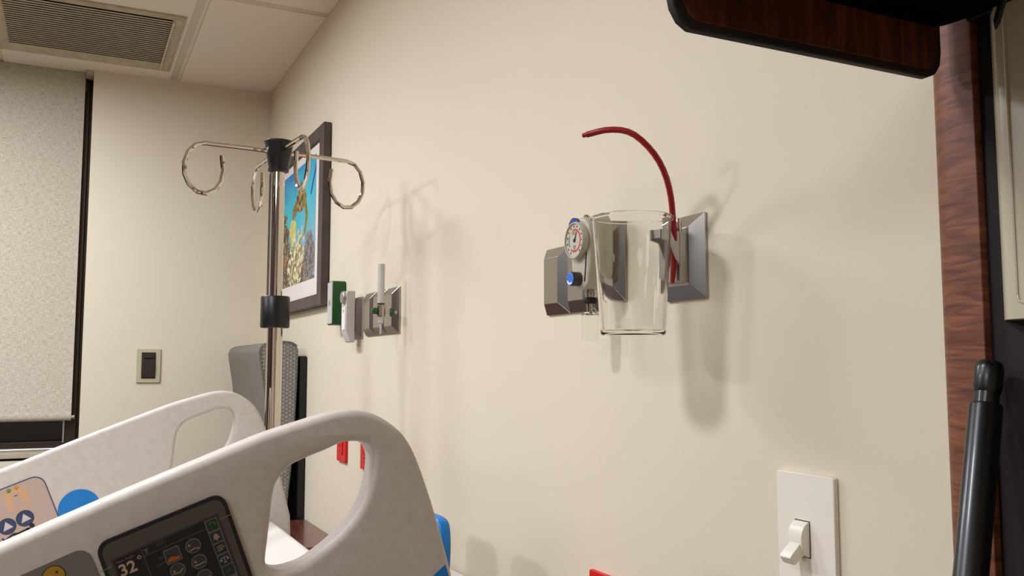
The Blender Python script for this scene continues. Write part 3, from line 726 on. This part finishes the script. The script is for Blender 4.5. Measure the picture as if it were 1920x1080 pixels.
# ------------------------------------------------------------------ vacuum regulator
vr = thing('vacuum_regulator', (.65, 1.0655, .036), 'beige suction regulator with round gauge, blue knob and small clear trap jar', 'regulator')
yc = 1.0655; zc = .1755; xf = .634
pr = []
for i in range(13):
    a = R(0 + 180*i/12); pr.append((yc + .0262*abs(math.cos(a))**.7*(1 if math.cos(a) > 0 else -1), zc + .0335*math.sin(a)))
pr += [(yc-.0245, .140), (yc-.0215, .117), (yc-.017, .1105), (yc-.011, .108), (yc+.011, .108), (yc+.017, .1105), (yc+.0215, .117), (yc+.0245, .140)]
MB().prism(pr, xf, .674, 'x').build('body', 'vacbody', vr, bevel=.0055, seg=4, smooth=50)
MB().prism([(yc-.0150, .117), (yc-.0200, .156), (yc-.0185, .156), (yc-.0137, .117)], xf-.0012, xf+.0008, 'x').build('groove', 'ink', vr, smooth=0)
MB().cyl((.672, yc, .14), (HW-.016, yc, .14), .010).build('wall_adapter', 'steel', vr)
ga = MB().lathe([(.0255, 0), (.0262, .002), (.0262, .0085), (.0254, .0100), (.0240, .0100), (.0236, .0075)], (xf, yc, zc), (-1, 0, 0), 40, cap=False).build('gauge_bezel', 'vacbody', vr, smooth=40)
dx_ = xf-.0078
dl = MB(); dl.prism(circ(yc, zc, .0238, 40), dx_, dx_+.002, 'x')
mats_ = ['dial', 'dialred', 'dialgreen', 'yellow', 'ink']
def dial_arc(a0, a1, r0, r1, mi, nseg=14):
    dl.mi = mi
    for i in range(nseg):
        t0, t1 = R(a0+(a1-a0)*i/nseg), R(a0+(a1-a0)*(i+1)/nseg)
        # clockwise as seen from the bed side: the viewer's right is -y
        dl.prism([(yc-r0*math.cos(t0), zc+r0*math.sin(t0)), (yc-r1*math.cos(t0), zc+r1*math.sin(t0)), (yc-r1*math.cos(t1), zc+r1*math.sin(t1)), (yc-r0*math.cos(t1), zc+r0*math.sin(t1))], dx_-.0003, dx_, 'x')
dial_arc(-130, 110, .0142, .0165, 1, 26); dial_arc(110, 150, .0142, .0165, 3, 6); dial_arc(150, 210, .0142, .0165, 2, 8)
for i in range(13):
    dial_arc(-50+i*24-3.5, -50+i*24+3.5, .0188, .0212, 4, 1)
dl.mi = 4; dl.prism(circ(yc, zc, .0026, 12), dx_-.0012, dx_, 'x')
dl.prism([(yc+.0012, zc), (yc-.007, zc+.013), (yc-.0012, zc-.001)], dx_-.0009, dx_-.0003, 'x')
for i in range(3): dl.prism([(yc-.004+i*.001, zc-.0085-i*.0025), (yc+.004-i*.001, zc-.0085-i*.0025), (yc+.004-i*.001, zc-.0075-i*.0025), (yc-.004+i*.001, zc-.0075-i*.0025)], dx_-.0003, dx_, 'x')
for i in range(2): dl.prism([(yc-.003, zc+.009+i*.0025), (yc+.006, zc+.009+i*.0025), (yc+.006, zc+.0098+i*.0025), (yc-.003, zc+.0098+i*.0025)], dx_-.0003, dx_, 'x')
dl.build('gauge_dial', mats_, vr, smooth=0)
MB().lathe([(.0115, 0), (.0125, .0015), (.0125, .0065), (.0105, .008)], (xf+.002, yc+.0095, .1968), (-1, 0, 0), 28).build('mode_cap', 'deepblue', vr)
MB().lathe([(.0045, 0), (.0045, .007), (.003, .009)], (.650, yc+.0060, .2055), (0, 0, 1), 14).build('top_screw', 'steel', vr)
ky, kz_ = yc-.0008, .1215
kb = MB().lathe([(.0098, 0), (.0102, .001), (.0102, .013), (.0096, .0145)], (xf+.001, ky+.003, kz_), (-1, 0, 0), 28).build('control_knob', 'knobgrey', vr)
kf = MB(); kf.prism(circ(ky+.003, kz_, .0094, 28), xf-.0138, xf-.0145, 'x'); kf.mi = 1
for i in range(8):
    t0, t1 = R(200+i*14), R(200+(i+1)*14)
    kf.prism([(ky+.003-.0056*math.cos(t0), kz_+.0056*math.sin(t0)), (ky+.003-.0082*math.cos(t0), kz_+.0082*math.sin(t0)), (ky+.003-.0082*math.cos(t1), kz_+.0082*math.sin(t1)), (ky+.003-.0056*math.cos(t1), kz_+.0056*math.sin(t1))], xf-.0149, xf-.0144, 'x')
for a_ in (20, 45, 70, 95, 120, 150):
    kf.prism(circ(ky+.003-.0078*math.cos(R(a_)), kz_+.0078*math.sin(R(a_)), .0005, 6), xf-.0148, xf-.0144, 'x')
kf.build('knob_face', ['knobblue', 'white'], kb, smooth=0)
q = atx(1106, 560, .655); jx, jy = q.x, q.y
MB().lathe([(.0062, 0), (.0062, .006), (.0072, .0065), (.0072, .0085), (.006, .009), (.006, .0145)], (jx, jy, .0955), n=24).build('stem_fitting', 'steel', vr)
MB().lathe([(.0085, 0), (.010, .0025), (.010, .0065), (.0085, .009)], (jx, jy, .0878), n=28).build('seal_ring', 'rubber', vr)
MB().lathe([(.0042, 0), (.0052, .0115)], (jx, jy, .0765), n=20).build('stem', 'steel', vr)
MB().lathe([(.0125, 0), (.013, .001), (.013, .0025), (.006, .0052)], (jx, jy, .0712), n=32).build('jar_cap', 'chrome', vr)
MB().lathe([(.0122, .0355), (.0122, 0), (.0002, 0), (.0002, .001), (.0112, .001), (.0112, .0355)], (jx, jy, .0356), n=36, cap=False).build('trap_jar', 'clearplastic', vr)

# ------------------------------------------------------------------ suction canister with bracket, red tube
cx, cy_ = .600, .885
zt_, zb_ = .179, .0365
cn = thing('suction_canister', (cx, cy_, zb_), 'clear empty tapered suction canister held by a steel wall bracket', 'canister')
ro, ri = .0487, .0386
jar = [(.0002, 0), (ri-.002, 0), (ri, .002), (ro-.0012, zt_-zb_-.004), (ro+.0012, zt_-zb_-.003), (ro+.0014, zt_-zb_), (ro-.0014, zt_-zb_), (ro-.0030, zt_-zb_-.004), (ri-.0028, .0075), (ri-.005, .0058), (.0002, .0054)]
MB().lathe(jar, (cx, cy_, zb_), n=72, cap=False).build('jar', 'glass', cn, smooth=50)
# wedge bracket between jar and wall plate
def cz_(v_): return aty(1268, v_, .885).z
zt1, zt2, zt3, zt4 = cz_(434), cz_(460), cz_(497), cz_(527)
for y_ in (.8825, .9065):
    MB().prism([(.6440, zt1), (.6690, zt1), (.6690, zt3), (.6655, zt3+.006), (.6565, zt2), (.6440, zt2+.004)], y_, y_+.0035, 'y').build('bracket_cheek', 'bracketm', cn, bevel=.0006)
sl2 = MB(); sl2.box((.6705, .885, zt4), (.6835, .925, zt1)); sl2.build('slide_plate', 'bracketm', cn, bevel=.0015)
MB().box((.6425, .8862, zt2+.006), (.6455, .9063, zt1-.001)).build('bracket_face', 'bracketm', cn)
MB().lathe([(.0042, 0), (.0042, .0165), (.0036, .0175)], (.6735, .8905, zt1), n=20).build('bracket_post', 'chrome', cn)
tp = [(1260.5, 531, .6655), (1263, 500, .6660), (1264.5, 460, .6645), (1263, 430, .660), (1261, 400, .654), (1258, 370, .646), (1250, 335, .634), (1236, 303, .619), (1216, 276, .606), (1190, 253, .592), (1165, 244, .580), (1135, 244, .566), (1110, 250, .556), (1094, 254, .549)]
tpts = smooth_path([atx(u, v_, x) for u, v_, x in tp], 2)
rr = [.0038]*len(tpts); rr[0] = .0026; rr[1] = .0032; rr[2] = .0037
rt = MB().tube(tpts[:-1], rr[:-1], 12)
e0, e1 = tpts[-2], tpts[-1]
rto = rt.build('red_tube', 'redtube', None, smooth=30)
tag(rto, 'dark red rubber tube arching up and over from behind the canister', 'tube')
d_ = (tpts[-2]-tpts[-3]).normalized()
MB().lathe([(.0028, 0), (.0028, .006), (.0021, .0068)], tpts[-2]-d_*.001, d_, 12).build('tip', 'redtube', rto)

# ------------------------------------------------------------------ toggle switch
ls = thing('light_switch', (HW, .711, -.235), 'ivory toggle light switch plate low on the wall at right', 'switch')
y0, y1, z1 = .6695, .7505, -.1120; z0 = z1-.1335
zo1, zo0 = -.1615, -.1975; yt = .7135; hw = .0098
MB().prism(rrect(y0, z0, y1, z1, .002, 2), HW-.0065, HW-.0002, 'x').build('plate', 'ivory', ls, bevel=.003, seg=3)
MB().box((HW-.0069, yt-hw-.0008, zo0-.0008), (HW-.006, yt+hw+.0008, zo1+.0008)).build('slot', 'ink', ls)
zm = (zo0+zo1)/2; hh = (zo1-zo0)/2
tg = MB(); tg.prism([(HW-.006 - .0125*math.sin(R(a)), zm + hh*math.cos(R(a))) for a in range(0, 181, 12)], yt-hw, yt+hw, 'y')
tgo = tg.build('toggle', 'ivory', ls, bevel=.0006, seg=2)
d = Vector((-.80, 0, -.62)).normalized(); nrm = Vector((d.z, 0, -d.x)); o_ = Vector((HW-.0125, yt, zm-hh*.45)); lw = hw*.80
rings = []
for dist_, h_ in ((0, .0075), (.019, .0062), (.021, .0050)):
    p = o_ + d*dist_; rings.append([p + nrm*h_ + Vector((0, -lw, 0)), p + nrm*h_ + Vector((0, lw, 0)), p - nrm*h_*.8 + Vector((0, lw, 0)), p - nrm*h_*.8 + Vector((0, -lw, 0))])
MB().loft(rings).build('lever', 'ivory', tgo, bevel=.0008, seg=2)

# ------------------------------------------------------------------ red power outlets
def outlet(yc_, z0_, z1_, label, w=.088, mod=.017):
    t = thing('red_power_outlet', (HW, yc_, z0_), label, 'outlet', 'red emergency power outlets')
    MB().prism(rrect(yc_-w/2, z0_, yc_+w/2, z1_, .002, 2), HW-.008, HW-.0002, 'x').build('plate', 'red', t, bevel=.0015)
    MB().prism(rrect(yc_-w*.22, z0_+.02, yc_+w*.22, z1_-.02, .003, 2), HW-.0105, HW-.0075, 'x').build('receptacle', 'red', t, bevel=.001)
    for zz in (z0_+.045, z1_-.045):
        s = MB()
        for s_ in (-1, 1): s.box((HW-.0109, yc_+s_*.008-.0012, zz-.006), (HW-.0100, yc_+s_*.008+.0012, zz+.006))
        s.box((HW-.0109, yc_-.0025, zz-.016), (HW-.0100, yc_+.0025, zz-.011))
        s.build('socket_slots', 'redslot', t, smooth=0)
    return t
outlet(2.483, -.268, -.135, 'red power outlet on the wall seen through the rail opening, left one')
outlet(2.252, -.268, -.135, 'red power outlet seen through the rail opening, right one beside the opening edge')
outlet(1.098, -.43, -.296, 'red power outlet at the bottom edge, beside the bed head')

# ------------------------------------------------------------------ right foreground: wood upright, shelf, housing, rod
wu = MB(); wu.prism([(HW, .540), (.694, .5355), (.684, .528), (.672, .5185), (.665, .511), (.6605, .498), (.660, .484), (.660, .4726), (HW, .4726)], FL, CZ-.001, 'z')
wu.build('wood_upright', 'cherry', None, bevel=.001, seg=2, smooth=50)
tag(bpy.data.objects['wood_upright'], 'tall glossy cherry wood upright on the wall at right', 'upright')
dpn = MB().box((.668, -.02, FL), (.6995, .4722, CZ-.002)).build('dark_panel', 'darkpanel', None)
tag(dpn, 'charcoal wall panel beside the cherry wood upright', 'panel')
# shelf: black underside with a wood apron that has black edging
sh = thing('overhead_shelf', (.49, .3, .24), 'black overhead shelf with dark cherry apron board and black rubber edging', 'shelf')
ay = .49
def ap(u, v_): p = aty(u, v_, ay); return (p.x, p.z)
zA = .2826
xl = ap(1258, 5)[0]; xr = ap(1766, 100)[0]
MB().prism(rrect(xl-.06, .06, xr, ay+.012, .03), zA, zA+.022, 'z').build('shelf_board', 'matteblack', sh, bevel=.004)
zB = .2382
ol = [(xl, zA+.004), (xl, zB+.028), (xl+.003, zB+.014), (xl+.009, zB+.005), (xl+.018, zB), (xr-.018, zB+.001), (xr-.008, zB+.005), (xr-.002, zB+.013), (xr, zB+.024), (xr, zA+.004)]
ol = [(xl, zA+.02)] + ol[1:-1] + [(xr, zA+.02)]
MB().prism(ol, ay, ay+.0085, 'y').build('edge_band', 'edging', sh, bevel=.002)
il = [(xl+.008, zA+.02), (xl+.008, zB+.028), (xl+.011, zB+.017), (xl+.016, zB+.0095), (xl+.023, zB+.006), (xr-.020, zB+.007), (xr-.011, zB+.011), (xr-.007, zB+.018), (xr-.006, zB+.026), (xr-.006, zA+.02)]
MB().prism(il, ay-.0012, ay+.002, 'y').build('apron', 'cherryboard', sh, bevel=.0008, seg=1)
# cream housing on the dark panel
cz0 = atx(1885, 600, .655).z
chs = thing('cream_housing', (.66, .35, cz0), 'cream plastic housing hanging on the charcoal panel at the right edge', 'housing')
hp = smooth_path([(.4597, .668), (.4578, .6645), (.4525, .6575), (.4468, .6525), (.437, .650), (.40, .6485), (.33, .648), (.26, .650), (.235, .656), (.233, .668)], 3)
MB().prism([(q.y, q.x) for q in hp], cz0, .62, 'z').build('shell', 'cream', chs, bevel=.004, seg=3, smooth=50)
p = atx(1908, 568, .6495)
MB().tube([(.6495, p.y, .5), (.6495, p.y, .2), (.6495, p.y, p.z+.006), (.6495, p.y-.0015, p.z+.0015), (.6490, p.y-.006, p.z), (.6485, .40, p.z), (.648, .33, p.z)], .0012, 6).build('panel_ridge', 'cream', chs)
# black bracket and strap under the shelf
bk_ = thing('shelf_bracket', (.675, .45, .285), 'black bracket with curved strap under the shelf beside the cream housing', 'bracket')
p0, p1 = atx(1811, 38, .6605), atx(1862, 42, .650)
m_ = MB(); zc_ = .30
m_.box((.6520, p1.y, p0.z-.0045), (.6680, .4715, p0.z+.0048)); m_.build('arm', 'black', bk_, bevel=.002)
strap = smooth_path([atx(u, v_, .6280) for u, v_ in ((1867, 55), (1871, 34), (1877, 12), (1886, -14), (1900, -44))], 4)
MB().tube(strap, [.0005+.0022*min(1, i/3) for i in range(len(strap))], 8).build('strap', 'black', bk_)
# leaning rod
T0 = atx(1856, 676, .648); T1 = atx(1820, 1080, .610)
ax = (T0-T1).normalized(); bot = T0 - ax*((T0.z-FL-.004)/ax.z)
rd = thing('black_rod', tuple(bot), 'black tubular rod with rounded cap leaning in front of the cherry upright', 'rod')
ln = (T0-bot).length
MB().lathe([(.0135, 0), (.0135, .02), (.0125, .022), (.0122, ln-.0365), (.0112, ln-.0345)], bot, ax, 28).build('shaft', 'rodm', rd)
MB().lathe([(.0093, 0), (.0093, .018)], T0-ax*.037, ax, 28).build('neck', 'rodm', rd)
MB().lathe([(.0098, 0), (.0106, .003), (.0106, .0185), (.0098, .0225), (.0080, .0245), (.004, .0252)], T0-ax*.0255, ax, 28).build('cap', 'rodm', rd)

# ------------------------------------------------------------------ lamps in the ceiling
def lamp(x, y, sx, sy, power, label, col=(1, 1.06, 1.17)):
    t = thing('ceiling_light', (x, y, CZ), label, 'ceiling light', 'recessed ceiling lights')
    f = MB()
    for a_, b_ in (((-sx/2-.02, -sy/2-.02), (sx/2+.02, -sy/2)), ((-sx/2-.02, sy/2), (sx/2+.02, sy/2+.02)), ((-sx/2-.02, -sy/2), (-sx/2, sy/2)), ((sx/2, -sy/2), (sx/2+.02, sy/2))):
        f.box((x+a_[0], y+a_[1], CZ-.012), (x+b_[0], y+b_[1], CZ-.0005))
    f.build('trim_ring', 'grid', t)
    MB().box((x-sx/2, y-sy/2, CZ-.005), (x+sx/2, y+sy/2, CZ-.001)).build('diffuser', 'white', t)
    L = bpy.data.lights.new('ceiling_light_lamp', 'AREA'); L.shape = 'RECTANGLE'; L.size = sx; L.size_y = sy; L.energy = power; L.color = col
    o = bpy.data.objects.new('ceiling_light_lamp', L); COL.objects.link(o); o.location = (x, y, CZ-.0065+EYE)
lamp(-.72, .95, .26, .26, 19.5, 'ceiling light over the near bed rail')
lamp(-.45, 2.33, .3, .3, 12.5, 'ceiling light over the far bed rail')
lamp(-.45, 2.88, .3, .3, 14, 'ceiling light in front of the window blind')
lamp(-2.0, 2.10, .3, .3, 31, 'ceiling light over the middle of the room')
lamp(-2.0, -.60, .9, .9, 32, 'ceiling light behind the viewpoint')
wd = bpy.data.worlds.new('night'); C.world = wd; wd.use_nodes = True
wd.node_tree.nodes['Background'].inputs[0].default_value = (.02, .02, .025, 1); wd.node_tree.nodes['Background'].inputs[1].default_value = .3

for o in bpy.data.objects:
    if 'w' in o: del o['w']
vs_ = C.view_settings
vs_.view_transform = 'Standard'; vs_.look = 'None'; vs_.gamma = 1; vs_.use_curve_mapping = False; vs_.exposure = .12
